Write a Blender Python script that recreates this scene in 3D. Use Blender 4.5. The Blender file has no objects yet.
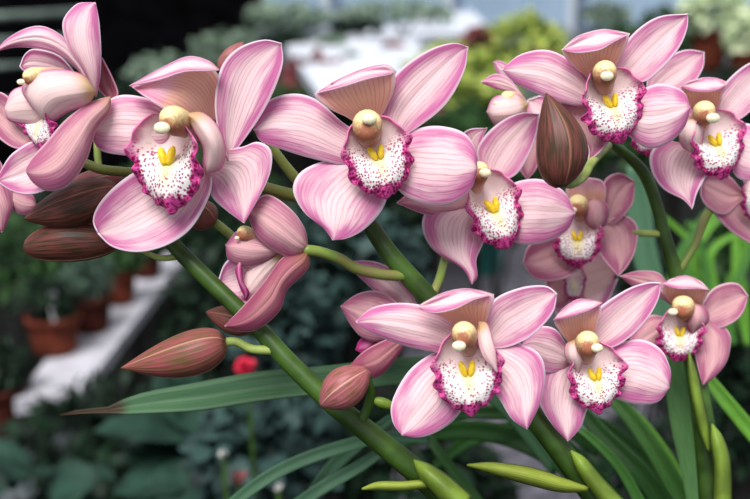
import bpy, math, random
from mathutils import Vector, Matrix, noise
random.seed(7)
PI = math.pi
S = bpy.context.scene
COL = S.collection

# ---------------------------------------------------------------- camera, sky, sun, exposure
PITCH = math.radians(15)
F = 1000.0
CAM = Vector((0, 0, 1.25))
FWD = Vector((0, math.cos(PITCH), -math.sin(PITCH)))
RIGHT = Vector((1, 0, 0))
UP = Vector((0, math.sin(PITCH), math.cos(PITCH)))
cd = bpy.data.cameras.new('camera')
cam = bpy.data.objects.new('camera', cd)
COL.objects.link(cam)
cam.location = CAM
cam.rotation_euler = (math.radians(90) - PITCH, 0, 0)
cd.sensor_width = 36
cd.lens = 48
cd.clip_start = 0.02
cd.clip_end = 100
cd.dof.use_dof = True
cd.dof.focus_distance = 0.44
cd.dof.aperture_fstop = 7.2
S.camera = cam

w = bpy.data.worlds.new('sky')
S.world = w
w.use_nodes = True
nt = w.node_tree
nt.nodes.clear()
wo = nt.nodes.new('ShaderNodeOutputWorld')
bg = nt.nodes.new('ShaderNodeBackground')
tc = nt.nodes.new('ShaderNodeTexCoord')
sx = nt.nodes.new('ShaderNodeSeparateXYZ')
rp = nt.nodes.new('ShaderNodeValToRGB')
rp.color_ramp.elements[0].position = 0.0
rp.color_ramp.elements[0].color = (0.78, 0.88, 1.0, 1)
rp.color_ramp.elements[1].position = 0.9
rp.color_ramp.elements[1].color = (0.95, 0.97, 1.0, 1)
nt.links.new(tc.outputs['Generated'], sx.inputs[0])
nt.links.new(sx.outputs['Z'], rp.inputs[0])
nt.links.new(rp.outputs[0], bg.inputs[0])
bg.inputs[1].default_value = 0.62
nt.links.new(bg.outputs[0], wo.inputs[0])

sd = bpy.data.lights.new('sun', 'SUN')
sd.energy = 4.6
sd.angle = math.radians(35)
sd.color = (1.0, 0.98, 0.96)
sun = bpy.data.objects.new('sun', sd)
COL.objects.link(sun)
sun.location = (0, -2, 4)
sun.rotation_euler = Vector((0.22, 0.62, -1.0)).to_track_quat('-Z', 'Y').to_euler()

S.view_settings.view_transform = 'Standard'
S.view_settings.look = 'None'
S.view_settings.gamma = 1
S.view_settings.use_curve_mapping = False
S.view_settings.exposure = 0.12


# ---------------------------------------------------------------- helpers
def at(px, py, d):
    return CAM + FWD * d + RIGHT * ((px - 375) / F * d) + UP * ((249.5 - py) / F * d)


def on_z(px, py, z):
    dr = FWD + RIGHT * ((px - 375) / F) + UP * ((249.5 - py) / F)
    return CAM + dr * ((z - CAM.z) / dr.z)


def link(o, parent=None):
    COL.objects.link(o)
    if parent is not None:
        o.parent = parent
        o.matrix_parent_inverse = Matrix.Translation(-parent.location) if parent.parent is None else Matrix.Identity(4)
    return o


def tag(o, label=None, cat=None, group=None, kind=None):
    if label: o['label'] = label
    if cat: o['category'] = cat
    if group: o['group'] = group
    if kind: o['kind'] = kind
    return o


def thing(name, loc, label, cat, group=None):
    o = bpy.data.objects.new(name, None)
    o.location = loc
    o.empty_display_size = 0.01
    COL.objects.link(o)
    return tag(o, label, cat, group)


def mesh(name, vs, fs, mat, parent=None, attrs=None, uv=None, smooth=True, solid=0):
    """world-space verts; the object's origin is put at its parent's (or its own first vertex)"""
    root = parent
    while root is not None and root.parent is not None:
        root = root.parent
    org = Vector(root.location) if root is not None else Vector(vs[0])
    me = bpy.data.meshes.new(name)
    me.from_pydata([Vector(v) - org for v in vs], [], fs)
    if uv is not None:
        ul = me.uv_layers.new(name='UVMap')
        for lp in me.loops:
            ul.data[lp.index].uv = uv[lp.vertex_index]
    for k, vals in (attrs or {}).items():
        a = me.attributes.new(k, 'FLOAT_VECTOR', 'POINT')
        for i, v in enumerate(vals):
            a.data[i].vector = v
    me.materials.append(mat)
    if smooth:
        me.polygons.foreach_set('use_smooth', [True] * len(me.polygons))
    me.update()
    o = bpy.data.objects.new(name, me)
    if parent is None:
        o.location = org
    COL.objects.link(o)
    if parent is not None:
        o.parent = parent
    if solid:
        m = o.modifiers.new('thickness', 'SOLIDIFY')
        m.thickness = solid
        m.offset = 0
    return o


def cr(P, t):
    """Catmull-Rom through P (tuples), t in 0..1 by index"""
    n = len(P) - 1
    x = min(max(t, 0), 1) * n
    i = min(int(x), n - 1)
    f = x - i
    p1, p2 = P[i], P[i + 1]
    p0 = P[i - 1] if i > 0 else tuple(2 * a - b for a, b in zip(p1, p2))
    p3 = P[i + 2] if i + 2 <= n else tuple(2 * b - a for a, b in zip(p1, p2))
    return tuple(0.5 * (2 * b + (c - a) * f + (2 * a - 5 * b + 4 * c - d) * f * f + (3 * b - a - 3 * c + d) * f ** 3)
                 for a, b, c, d in zip(p0, p1, p2, p3))


def resample(P, n):
    Q = [cr(P, i / 120) for i in range(121)]
    L = [0]
    for a, b in zip(Q, Q[1:]):
        L.append(L[-1] + math.dist(a, b))
    out, j = [], 0
    for i in range(n + 1):
        s = L[-1] * i / n
        while j < len(L) - 2 and L[j + 1] < s:
            j += 1
        t = 0 if L[j + 1] == L[j] else (s - L[j]) / (L[j + 1] - L[j])
        out.append(tuple(a + (b - a) * t for a, b in zip(Q[j], Q[j + 1])))
    return out


def gridfaces(nu, nv, off=0, wrap=False):
    fs = []
    m = nv if wrap else nv + 1
    for i in range(nu):
        for j in range(nv):
            a = off + i * m + j
            b = off + i * m + (j + 1) % m
            fs.append((a, b, b + m, a + m))
    return fs


def tube(name, pts, rad, mat, parent=None, n=10, ends=True):
    """pts world positions (Vectors), rad list of radii"""
    N = max(8, 5 * (len(pts) - 1))
    P = [Vector(cr([tuple(p) for p in pts], i / N)) for i in range(N + 1)]
    R = [cr([(r,) for r in rad], i / N)[0] for i in range(N + 1)]
    vs, prev = [], None
    if ends:
        t0, t1 = (P[1] - P[0]).normalized(), (P[-1] - P[-2]).normalized()
        P = [P[0] - t0 * R[0] * .8, P[0] - t0 * R[0] * .45] + P + [P[-1] + t1 * R[-1] * .45, P[-1] + t1 * R[-1] * .8]
        R = [R[0] * .2, R[0] * .75] + R + [R[-1] * .75, R[-1] * .2]
    for i, p in enumerate(P):
        t = (P[min(i + 1, len(P) - 1)] - P[max(i - 1, 0)]).normalized()
        if prev is None:
            a = t.cross(Vector((0, 1, .3))).normalized()
        else:
            a = (prev - t * prev.dot(t)).normalized()
        prev = a
        b = t.cross(a)
        for j in range(n):
            th = 2 * PI * j / n
            vs.append(p + (a * math.cos(th) + b * math.sin(th)) * R[i])
    fs = gridfaces(len(P) - 1, n, 0, True)
    fs.append(tuple(range(n))[::-1])
    fs.append(tuple((len(P) - 1) * n + j for j in range(n)))
    return mesh(name, vs, fs, mat, parent)


def pxtube(name, pts, mat, parent=None, n=10):
    """pts: (px, py, depth, width in px)"""
    return tube(name, [at(p[0], p[1], p[2]) for p in pts], [p[3] / 2 / F * p[2] for p in pts], mat, parent, n)


def ellipsoid(name, c, ax, mat, parent=None, n=16, m=10):
    """c world centre, ax three Vectors (semi axes)"""
    vs, fs = [], []
    for i in range(m + 1):
        ph = PI * i / m
        for j in range(n):
            th = 2 * PI * j / n
            vs.append(c + ax[0] * (math.sin(ph) * math.cos(th)) + ax[1] * (math.sin(ph) * math.sin(th)) + ax[2] * math.cos(ph))
    return mesh(name, vs, gridfaces(m, n, 0, True), mat, parent)


# ---------------------------------------------------------------- materials
class NT:
    def __init__(s, name):
        s.m = bpy.data.materials.new(name)
        s.m.use_nodes = True
        s.t = s.m.node_tree
        s.t.nodes.clear()
        s.out = s.t.nodes.new('ShaderNodeOutputMaterial')

    def n(s, typ, **k):
        nd = s.t.nodes.new('ShaderNode' + typ)
        for a, v in k.items():
            setattr(nd, a, v)
        return nd

    def put(s, sock, v):
        if isinstance(v, bpy.types.NodeSocket):
            s.t.links.new(v, sock)
        elif v is not None:
            sock.default_value = v

    def math(s, op, a, b=None, c=None, clamp=False):
        nd = s.n('Math', operation=op, use_clamp=clamp)
        s.put(nd.inputs[0], a)
        s.put(nd.inputs[1], b)
        s.put(nd.inputs[2], c)
        return nd.outputs[0]

    def smooth(s, x, a, b, lo=0., hi=1.):
        nd = s.n('MapRange', interpolation_type='SMOOTHSTEP')
        s.put(nd.inputs[0], x)
        for i, v in enumerate((a, b, lo, hi)):
            s.put(nd.inputs[1 + i], v)
        return nd.outputs[0]

    def mix(s, f, a, b):
        nd = s.n('Mix', data_type='RGBA')
        s.put(nd.inputs[0], f)
        s.put(nd.inputs[6], a if isinstance(a, bpy.types.NodeSocket) else (*a, 1))
        s.put(nd.inputs[7], b if isinstance(b, bpy.types.NodeSocket) else (*b, 1))
        return nd.outputs[2]

    def noise(s, vec, scale, detail=2., rough=.5):
        nd = s.n('TexNoise')
        s.put(nd.inputs['Vector'], vec)
        nd.inputs['Scale'].default_value = scale
        nd.inputs['Detail'].default_value = detail
        nd.inputs['Roughness'].default_value = rough
        return nd.outputs[0]

    def scale(s, vec, xyz):
        nd = s.n('Mapping')
        s.put(nd.inputs['Vector'], vec)
        nd.inputs['Scale'].default_value = xyz
        return nd.outputs[0]

    def bump(s, h, strength, dist):
        nd = s.n('Bump')
        s.put(nd.inputs['Height'], h)
        nd.inputs['Strength'].default_value = strength
        nd.inputs['Distance'].default_value = dist
        return nd.outputs[0]

    def finish(s, col, rough=.5, spec=.3, trans=0., nrm=None, tcol=None):
        p = s.n('BsdfPrincipled')
        s.put(p.inputs['Base Color'], col if isinstance(col, bpy.types.NodeSocket) else (*col, 1))
        s.put(p.inputs['Roughness'], rough)
        p.inputs['Specular IOR Level'].default_value = spec
        if nrm is not None:
            s.put(p.inputs['Normal'], nrm)
        sh = p.outputs[0]
        if trans:
            t = s.n('BsdfTranslucent')
            c = tcol if tcol is not None else col
            s.put(t.inputs[0], c if isinstance(c, bpy.types.NodeSocket) else (*c, 1))
            mx = s.n('MixShader')
            mx.inputs[0].default_value = trans
            s.t.links.new(sh, mx.inputs[1])
            s.t.links.new(t.outputs[0], mx.inputs[2])
            sh = mx.outputs[0]
        s.t.links.new(sh, s.out.inputs[0])
        return s.m


def petal_mat(name, pale, pink, deep, tan, tan_len=.25, vein=.45, veins=11, margin=(.93, .80, .88), pale_w=.55, tan_edge=.2, trans=.33):
    k = NT(name)
    tc = k.n('TexCoord')
    sp = k.n('SeparateXYZ')
    k.put(sp.inputs[0], tc.outputs['UV'])
    u, v = sp.outputs[0], sp.outputs[1]
    oi = k.n('ObjectInfo')
    vv = k.math('ABSOLUTE', k.math('MULTIPLY_ADD', v, 2., -1.))
    cmb = k.n('CombineXYZ')
    k.put(cmb.inputs[0], u)
    k.put(cmb.inputs[1], v)
    k.put(cmb.inputs[2], k.math('MULTIPLY', oi.outputs['Random'], 30.))
    streak = k.noise(k.scale(cmb.outputs[0], (2.2, 22, 1)), 1.6, 4., .62)
    fine = k.noise(k.scale(cmb.outputs[0], (5, 60, 1)), 1.6, 3., .6)
    blotch = k.noise(k.scale(cmb.outputs[0], (2, 2.6, 1)), 1.4, 2.)
    e = k.math('ADD', vv, k.math('MULTIPLY_ADD', streak, .9, -.45))
    e = k.math('ADD', e, k.math('MULTIPLY_ADD', blotch, 1.0, -.5))
    # pink gathers at the flanks and at the tip
    e2 = k.math('ADD', e, k.smooth(u, .55, 1.0, 0., .5))
    f = k.smooth(e2, pale_w - .42, pale_w + .38)
    col = k.mix(f, pale, pink)
    # veins
    wob = k.noise(k.scale(cmb.outputs[0], (3, 3, 1)), 1.5, 1.)
    ph = k.math('ADD', k.math('MULTIPLY', v, float(veins) * PI), k.math('MULTIPLY', wob, 2.6))
    ln = k.math('POWER', k.math('ABSOLUTE', k.math('SINE', ph)), 16.)
    lnf = k.math('MULTIPLY', ln, k.math('MULTIPLY', k.smooth(u, .95, .5, .1, 1.), k.smooth(fine, .35, .62, .25, 1.)))
    tanf = k.smooth(k.math('ADD', u, k.math('MULTIPLY_ADD', fine, .12, -.06)), tan_len + tan_edge * .5, tan_len - tan_edge * .5, 0., .85)
    col = k.mix(tanf, col, tan)
    col = k.mix(k.math('MULTIPLY', lnf, vein), col, deep)
    mg = k.math('MAXIMUM', k.smooth(vv, .90, .985), k.smooth(u, .97, 1.))
    col = k.mix(k.math('MULTIPLY', mg, .85), col, margin)
    return k.finish(col, .55, .15, trans, k.bump(k.math('ADD', k.math('MULTIPLY', ln, .5), k.math('MULTIPLY', streak, .7)), .35, .0005))


PETAL = petal_mat('pink_petal', (.94, .70, .72), (.64, .18, .40), (.48, .10, .23), (.66, .36, .34), .05, .5, 13, (.96, .84, .91), .68)
PETAL_WARM = petal_mat('salmon_sepal', (.94, .68, .76), (.80, .36, .54), (.60, .16, .18), (.92, .62, .48), .58, .6, 15, (.97, .84, .90), .8, .14, .55)
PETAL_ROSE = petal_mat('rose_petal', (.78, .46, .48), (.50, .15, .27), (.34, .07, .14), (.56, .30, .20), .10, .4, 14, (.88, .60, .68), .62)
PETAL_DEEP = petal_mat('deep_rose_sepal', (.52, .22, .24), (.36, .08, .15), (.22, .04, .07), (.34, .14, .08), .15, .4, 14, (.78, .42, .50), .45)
LOBE = petal_mat('cream_side_lobe', (.90, .68, .66), (.78, .36, .50), (.62, .22, .30), (.62, .42, .18), .22, .1, 8, (.74, .20, .44), .95)
FRILL = petal_mat('magenta_frill', (.70, .22, .42), (.50, .04, .22), (.30, .0, .10), (.70, .35, .40), .1, .4, 6, (.60, .10, .32), .4)


def lip_mat():
    k = NT('spotted_lip')
    a = k.n('Attribute', attribute_name='pat')
    sp = k.n('SeparateXYZ')
    k.put(sp.inputs[0], a.outputs['Vector'])
    e, u, v = sp.outputs[0], sp.outputs[1], sp.outputs[2]
    b = k.n('Attribute', attribute_name='flat')
    p = b.outputs['Vector']
    ns = k.noise(p, 5., 3.)
    ee = k.math('ADD', e, k.math('MULTIPLY_ADD', ns, .30, -.15))
    mid = k.smooth(u, .30, .42)
    lobes = k.mix(k.smooth(ee, .55, 1.0), (.92, .74, .74), (.72, .20, .42))
    white = k.mix(k.smooth(ee, .62, .76), (.95, .90, .88), (.66, .08, .33))
    col = k.mix(mid, lobes, white)
    # yellow flush down the middle
    yl = k.math('MULTIPLY', k.smooth(k.math('ABSOLUTE', v), .36, .0), k.math('MULTIPLY', k.smooth(u, .36, .5), k.smooth(u, .84, .6)))
    col = k.mix(k.math('MULTIPLY', yl, .8), col, (.92, .82, .34))
    # fine spots, then the big blotches of the margin
    vo = k.n('TexVoronoi')
    k.put(vo.inputs['Vector'], p)
    vo.inputs['Scale'].default_value = 5.9
    vo.inputs['Randomness'].default_value = .8
    s1 = k.smooth(vo.outputs['Distance'], .44, .30)
    s1 = k.math('MULTIPLY', s1, k.math('MULTIPLY', k.smooth(ee, .14, .34), k.smooth(u, .20, .34)))
    col = k.mix(k.math('MULTIPLY', s1, .92), col, (.36, .02, .12))
    v2 = k.n('TexVoronoi')
    k.put(v2.inputs['Vector'], p)
    v2.inputs['Scale'].default_value = 4.6
    v2.inputs['Randomness'].default_value = .7
    s2 = k.math('MULTIPLY', k.smooth(v2.outputs['Distance'], .52, .30), k.math('MULTIPLY', k.smooth(ee, .60, .70), k.smooth(e, 1.0, .92)))
    s2 = k.math('MULTIPLY', s2, k.smooth(u, .3, .42))
    col = k.mix(s2, col, (.27, .0, .07))
    return k.finish(col, .5, .2, .2, k.bump(ns, .3, .0006))


LIP = lip_mat()


def column_mat():
    k = NT('orchid_column')
    tc = k.n('TexCoord')
    sp = k.n('SeparateXYZ')
    a = k.n('Attribute', attribute_name='pat')
    k.put(sp.inputs[0], a.outputs['Vector'])
    ns = k.noise(tc.outputs['Object'], 900., 2.)
    f = k.math('ADD', sp.outputs[0], k.math('MULTIPLY_ADD', ns, .8, -.4))
    col = k.mix(k.smooth(f, -.25, .65), (.38, .13, .07), (.90, .74, .36))
    col = k.mix(k.smooth(sp.outputs[1], .75, .2), col, (.62, .36, .30))
    return k.finish(col, .45, .3, .1)


COLUMN = column_mat()


def plain(name, col, rough=.6, spec=.3, var=.25, scale=40., trans=0., bump=.2, bd=.002, col2=None, stretch=None):
    k = NT(name)
    tc = k.n('TexCoord')
    vec = tc.outputs['Object']
    if stretch:
        vec = k.scale(vec, stretch)
    ns = k.noise(vec, scale, 4.)
    c2 = col2 if col2 else tuple(c * (1 - var * 1.6) for c in col)
    c1 = tuple(min(1, c * (1 + var)) for c in col)
    c = k.mix(k.smooth(ns, .32, .68), c2, c1)
    return k.finish(c, rough, spec, trans, k.bump(ns, bump, bd))


CAP = plain('anther_cap', (.90, .82, .56), .5, .2, .05, 600., .1)
CALLUS = plain('callus_yellow', (.95, .62, .03), .4, .3, .12, 500., .1)
STEM = plain('stem_green', (.038, .085, .010), .4, .35, .3, 60., 0, .1, .001)
PEDICEL = plain('pedicel_green', (.12, .18, .03), .4, .35, .3, 90., 0, .1, .001, (.20, .17, .06))
PEDPALE = plain('pedicel_pale', (.26, .33, .08), .4, .35, .2, 90., 0, .1, .001)
SHEATH = plain('sheath_yellow_green', (.17, .26, .03), .45, .3, .25, 50., .15, .1, .001)


def leaf_mat(name, c1, c2, rough=.35, tip=None, lines=26, trans=.12):
    k = NT(name)
    tc = k.n('TexCoord')
    sp = k.n('SeparateXYZ')
    k.put(sp.inputs[0], tc.outputs['UV'])
    u, v = sp.outputs[0], sp.outputs[1]
    ns = k.noise(k.scale(tc.outputs['UV'], (4, 10, 1)), 2., 4.)
    ln = k.math('POWER', k.math('ABSOLUTE', k.math('SINE', k.math('MULTIPLY', v, lines * PI))), 2.)
    f = k.math('ADD', k.math('MULTIPLY', ln, .25), k.smooth(ns, .3, .7, 0., .75))
    col = k.mix(f, c2, c1)
    if tip:
        col = k.mix(k.smooth(k.math('ADD', u, k.math('MULTIPLY', ns, .05)), tip[1] - .012, tip[1] + .012), col, tip[0])
    return k.finish(col, rough + .12, .22, trans, k.bump(ln, .15, .0004))


STRAP = leaf_mat('strap_leaf', (.065, .20, .035), (.03, .10, .015), .32)
STRAP_DRY = leaf_mat('strap_leaf_dry_tip', (.085, .19, .09), (.045, .11, .05), .32, ((.045, .028, .014), .925))
STRAP_DARK = leaf_mat('strap_leaf_dark', (.020, .080, .012), (.008, .032, .005), .35)
STRAP_BRIGHT = leaf_mat('strap_leaf_bright', (.17, .42, .05), (.07, .20, .02), .4)
STRAP_BLUE = leaf_mat('strap_leaf_bluish', (.080, .18, .10), (.045, .11, .06), .35)
STRAP_PALE = leaf_mat('strap_leaf_pale', (.15, .32, .11), (.09, .22, .06), .35)
BRACT = leaf_mat('bract_leaf', (.36, .41, .06), (.19, .27, .035), .4, None, 8, .2)


def bud_mat(name, c1, c2, seam):
    k = NT(name)
    tc = k.n('TexCoord')
    sp = k.n('SeparateXYZ')
    k.put(sp.inputs[0], tc.outputs['UV'])
    u, v = sp.outputs[0], sp.outputs[1]
    vv = k.math('ABSOLUTE', k.math('MULTIPLY_ADD', v, 2., -1.))
    ns = k.noise(k.scale(tc.outputs['UV'], (1.5, 9, 1)), 2.5, 3.)
    ln = k.math('POWER', k.math('ABSOLUTE', k.math('SINE', k.math('MULTIPLY', v, 9 * PI))), 4.)
    col = k.mix(k.smooth(ns, .35, .65), c1, c2)
    col = k.mix(k.math('MULTIPLY', ln, .22), col, c1)
    col = k.mix(k.smooth(vv, .88, .99, 0., .8), col, seam)
    return k.finish(col, .45, .3, .05, k.bump(ln, .2, .0004))


BUD_ROSE = bud_mat('bud_rose', (.12, .07, .025), (.29, .06, .075), (.50, .26, .18))
BUD_BROWN = bud_mat('bud_brown', (.045, .026, .010), (.16, .040, .035), (.30, .13, .08))
BUD_PINK = bud_mat('bud_pink', (.20, .08, .05), (.40, .11, .14), (.66, .38, .30))


# ---------------------------------------------------------------- petals
def petal(name, parent, D, base, tip, L, R, d=(8, 3, 0), cup=3., tilt=0., mat=None, wave=.5, ridge=.5, curl=0., nu=30, nv=20, thick=.0007, seed=0):
    """edges traced in the picture frame, depths in mm added to D (positive = away)"""
    b1, b2 = base if isinstance(base[0], (tuple, list)) else (base, base)
    base = b1
    A = resample([b1] + list(L) + [tip], nu)
    B = resample([b2] + list(R) + [tip], nu)
    dd = [(x,) for x in d]
    rs = random.Random(hash((round(base[0]), round(tip[1]), seed)) & 0xffff)
    p1, p2, f1 = rs.random() * 6, rs.random() * 6, 5 + rs.random() * 4
    vs, uv = [], []
    for i in range(nu + 1):
        u = i / nu
        wd = math.sin(PI * min(1, u * .93 + .07)) ** .6
        dc = cr(dd, u)[0]
        for j in range(nv + 1):
            v = 2 * j / nv - 1
            vr = v * (1 - .12 * (1 - v * v))
            x = A[i][0] * (1 - vr) / 2 + B[i][0] * (1 + vr) / 2
            y = A[i][1] * (1 - vr) / 2 + B[i][1] * (1 + vr) / 2
            z = dc + wd * (cup * (1 - v * v) + tilt * v + curl * max(0, abs(v) - .7) ** 2 * 11)
            z += .22 * wd * math.cos(v * 11 + p1) * (1 - .5 * u)
            z += ridge * wd * math.exp(-(v / .1) ** 2)
            z += wave * wd * v * v * math.sin(f1 * u + p1 + (2 if v > 0 else 0)) + wave * .4 * math.sin(9 * u + p2 + 3 * v)
            vs.append(at(x, y, D + z * .001))
            uv.append((u, (v + 1) / 2))
    return mesh(name, vs, gridfaces(nu, nv), mat or PETAL, parent, uv=uv, solid=thick)


ROWS = [  # lip cross sections, left half: (x, y, z) for v = -1, -2/3, -1/3, 0
    [(-15, 20, 0), (-12, 20, -5), (-6, 18, -12), (0, 17, -15)],
    [(-27, 11, 9), (-24, 8, 1), (-14, 2, -9), (0, 1, -13)],
    [(-36, -4, 12), (-31, -8, 4), (-18, -13, -6), (0, -14, -9)],
    [(-46, -19, 12), (-34, -21, 6), (-18, -24, -2), (0, -25, -4)],
    [(-39, -32, 7), (-30, -33, 6), (-16, -34, 4), (0, -35, 4)],
    [(-43, -42, 2), (-30, -44, 5), (-15, -45, 7), (0, -46, 8)],
    [(-36, -56, -1), (-25, -57, 3), (-12, -58, 8), (0, -58, 9)],
    [(-25, -68, -2), (-17, -70, 2), (-8, -71, 5), (0, -71, 7)],
    [(-11, -77, -2), (-8, -80, -1), (-4, -82, 0), (0, -82.5, 2)],
]


def make_lip(fl, D, o, s=1., roll=0, yaw=0, pitch=0, callus=True, sx=1., rlobe=1., llobe=1., seed=0):
    r, yw, pt = (math.radians(a) for a in (roll, yaw, pitch))
    M = Matrix.Rotation(r, 3, 'Z') @ Matrix.Rotation(yw, 3, 'Y') @ Matrix.Rotation(pt, 3, 'X')
    O = at(o[0], o[1], D)
    px = D / F

    def W(p):
        q = M @ Vector((p[0] * s * sx, p[1] * s, p[2] * s * 1.5))
        return O + (RIGHT * q.x + UP * q.y - FWD * q.z) * px
    full = []
    for i, row in enumerate(ROWS):
        lf = llobe if i < 4 else 1
        rf = rlobe if i < 4 else 1
        left = [(x * lf, y, z) for x, y, z in row]
        right = [(-x * rf, y, z) for x, y, z in row[:3]][::-1]
        full.append(left + right)
    nu, nv = 56, 48
    vs, pat, flat = [], [], []
    for i in range(nu + 1):
        u = i / nu
        row = [cr([full[k][j] for k in range(len(full))], u) for j in range(7)]
        for j in range(nv + 1):
            v = 2 * j / nv - 1
            x, y, z = cr(row, j / nv)
            e = max(abs(v), min(1, max(0, (u - .50) / .47)))
            ang = math.atan2(x, -(y + 42))
            m = max(0, min(1, (u - .30) / .2))
            k = max(0, e - .55) / .45
            ru = .7 * math.sin(ang * 11 + seed) + .7 * math.sin(ang * 19 + 2 * seed + 1)
            z += m * k * k * 2.7 * ru
            rr = 1 + m * k * (.035 * math.sin(ang * 11 + seed * 1.7) + .02 * math.sin(ang * 21 + seed))
            x *= rr
            y = -42 + (y + 42) * rr if m > 0 else y
            z += (1 - m) * k * 1.6 * math.sin(y * .35 + seed)
            vs.append(W((x, y, z)))
            pat.append((e, u, v))
            flat.append((x / 20 + seed * 3.1, y / 20, seed * .7))
    lip = mesh('lip', vs, gridfaces(nu, nv), LIP, fl, attrs={'pat': pat, 'flat': flat}, solid=.0006)
    tag(lip, 'white spotted lip with a magenta frilled margin')
    if callus:
        for sgn in (-1, 1):
            c = W((sgn * 5.2, -25, 3.5))
            q = [M @ Vector(a) for a in ((4.6, 0, 0), (sgn * 2.4, 10, -3), (0, 1.5, 4.6))]
            ax = [(RIGHT * a.x + UP * a.y - FWD * a.z) * px * s for a in q]
            tag(ellipsoid('callus_ridge', c, ax, CALLUS, lip, 12, 8), 'yellow ridge on the lip')
    return lip, W


def make_column(fl, D, c, r, cap, base=None, dz=(-1, 9), caps=.62):
    """hood centre px, radius px, cap px; base px (foot of the column)"""
    base = base or (c[0], c[1] - r * .2)
    n, N = 18, 12
    px = D / F
    P0 = at(base[0], base[1], D + dz[1] * .001)
    P1 = at(c[0], c[1], D - (dz[0] + 4) * .001 - .003)
    vs, pat = [], []
    ax = P1 - P0
    t = ax.normalized()
    a = (RIGHT - t * RIGHT.dot(t)).normalized()
    b = t.cross(a)
    if b.dot(UP) < 0:
        b = -b
    for i in range(N + 1):
        f = i / N
        if f < .65:
            g, rad = f / .65 * .8, .84 + .16 * (f / .65) ** 1.5
        else:
            h = (f - .65) / .35
            g, rad = .8 + .28 * math.sin(h * PI / 2), math.cos(h * PI / 2 * .97) ** .6
        for j in range(n):
            th = 2 * PI * j / n
            q = P0 + ax * g + UP * (math.sin(g * 2.4) * .15 * r * px) + (a * math.cos(th) + b * math.sin(th) * (1.0 if math.sin(th) > 0 else 1.3)) * rad * r * px
            vs.append(q)
            pat.append((math.sin(th) * .6 + .35 * f, f, 0))
    fs = gridfaces(N, n, 0, True)
    fs.append(tuple(N * n + j for j in range(n)))
    col = mesh('column', vs, fs, COLUMN, fl, attrs={'pat': pat})
    tag(col, 'yellow brown column')
    k = r * px * caps
    cc = at(cap[0], cap[1], D - (dz[0] + 4) * .001 - .003 - r * px * .45)
    tag(ellipsoid('anther_cap', cc, [RIGHT * k, UP * k * .75, FWD * k * .6], CAP, col), 'creamy white anther cap')
    return col


GROUP = 'open pink orchid flowers'


def flower(label, D, centre, petals, lip=None, col=None, lobes=(), back=None, rim=None):
    fl = thing('orchid_flower', at(centre[0], centre[1], D + .012), label, 'flower', GROUP)
    for i, p in enumerate(petals):
        p = dict(p)
        pp = petal(p.pop('n', 'petal'), fl, D, p.pop('b'), p.pop('t'), p.pop('L'), p.pop('R'), seed=i, **p)
        if i == 0: ds = pp
    if rim:
        petal('sepal_rim', ds, D, rim[0], rim[1], rim[2], rim[3], d=rim[4] if len(rim) > 4 else (-6, -8, -7), cup=-1.5, tilt=-4, mat=PETAL, seed=31, wave=.3, nu=24, nv=12, ridge=0)
    if lip:
        lp, W = make_lip(fl, D, **lip)
    else:
        lp = None
    for i, p in enumerate(lobes):
        p = dict(p)
        if p.get('mat') == 'F': p['mat'] = FRILL
        o = petal(p.pop('n', 'side_lobe'), lp or fl, D, p.pop('b'), p.pop('t'), p.pop('L'), p.pop('R'), seed=i + 9,
                  mat=p.pop('mat', LOBE), wave=.2, ridge=0, nu=22, nv=16, **p)
        if lp is None:
            lp = o
    if col:
        make_column(fl, D, **col)
    if back:
        pxtube('ovary', back, PEDICEL, fl, 12)
    return fl


def bud(label, D, tip, base, width, mat, bend=0., twist=.4, ped=None, pedmat=None, peak=.42, blunt=.55, point=.3, group='closed orchid buds'):
    b = thing('orchid_bud', at(base[0], base[1], D), label, 'flower bud', group)
    T, B = at(tip[0], tip[1], D), at(base[0], base[1], D)
    ax = T - B
    L = ax.length
    t = ax.normalized()
    a = (FWD - t * FWD.dot(t)).normalized()
    c = t.cross(a)
    r0 = width / 2 / F * D
    N, m = 22, 14
    for s in range(3):
        vs, uv = [], []
        for i in range(N + 1):
            u = i / N
            rr = r0 * (math.sin(PI * u ** (math.log(.5) / math.log(peak))) ** blunt if 0 < u < 1 else 0)
            rr *= max(0, 1 - u ** 2.5) ** point * 1.05
            rr = max(rr, r0 * (.22 if u < .5 else .01))
            for j in range(m + 1):
                q = 2 * j / m - 1
                th = twist + s * 2 * PI / 3 + q * PI / 3 * 1.04
                ra = rr * (1 - .06 * q * q + .07 * abs(q) ** 8) 
                p = B + ax * u + (a * math.cos(th) + c * math.sin(th)) * ra + c * (bend / F * D * math.sin(PI * u))
                vs.append(p)
                uv.append((u, (q + 1) / 2))
        mesh('bud_sepal', vs, gridfaces(N, m), mat, b, uv=uv, solid=.0003)
    if ped:
        pxtube('pedicel', ped, pedmat or PEDICEL, b)
    return b


def strap(name, parent, pts, mat, fold=.35, n=40, roll=0., thick=.0008, label=None, cat=None, group=None):
    """pts (px, py, depth, width px): a long keeled leaf"""
    P = [(*at(p[0], p[1], p[2]), p[3] / 2 / F * p[2]) for p in pts]
    Q = resample(P, n)
    vs, uv = [], []
    ks = (-1, -.6, -.25, 0, .25, .6, 1)
    for i, q in enumerate(Q):
        p, h = Vector(q[:3]), max(q[3], .0002)
        t = (Vector(Q[min(i + 1, n)][:3]) - Vector(Q[max(i - 1, 0)][:3])).normalized()
        v = (p - CAM).normalized()
        sd = t.cross(v).normalized()
        sd = Matrix.Rotation(roll, 3, t) @ sd
        nn = sd.cross(t).normalized()
        for k in ks:
            vs.append(p + sd * h * k + nn * (h * fold * (1 - abs(k)) * (1 if nn.dot(v) > 0 else -1)))
            uv.append((i / n, (k + 1) / 2))
    o = mesh(name, vs, gridfaces(n, 6), mat, parent, uv=uv, solid=thick)
    if label:
        tag(o, label, cat, group)
    return o


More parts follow.
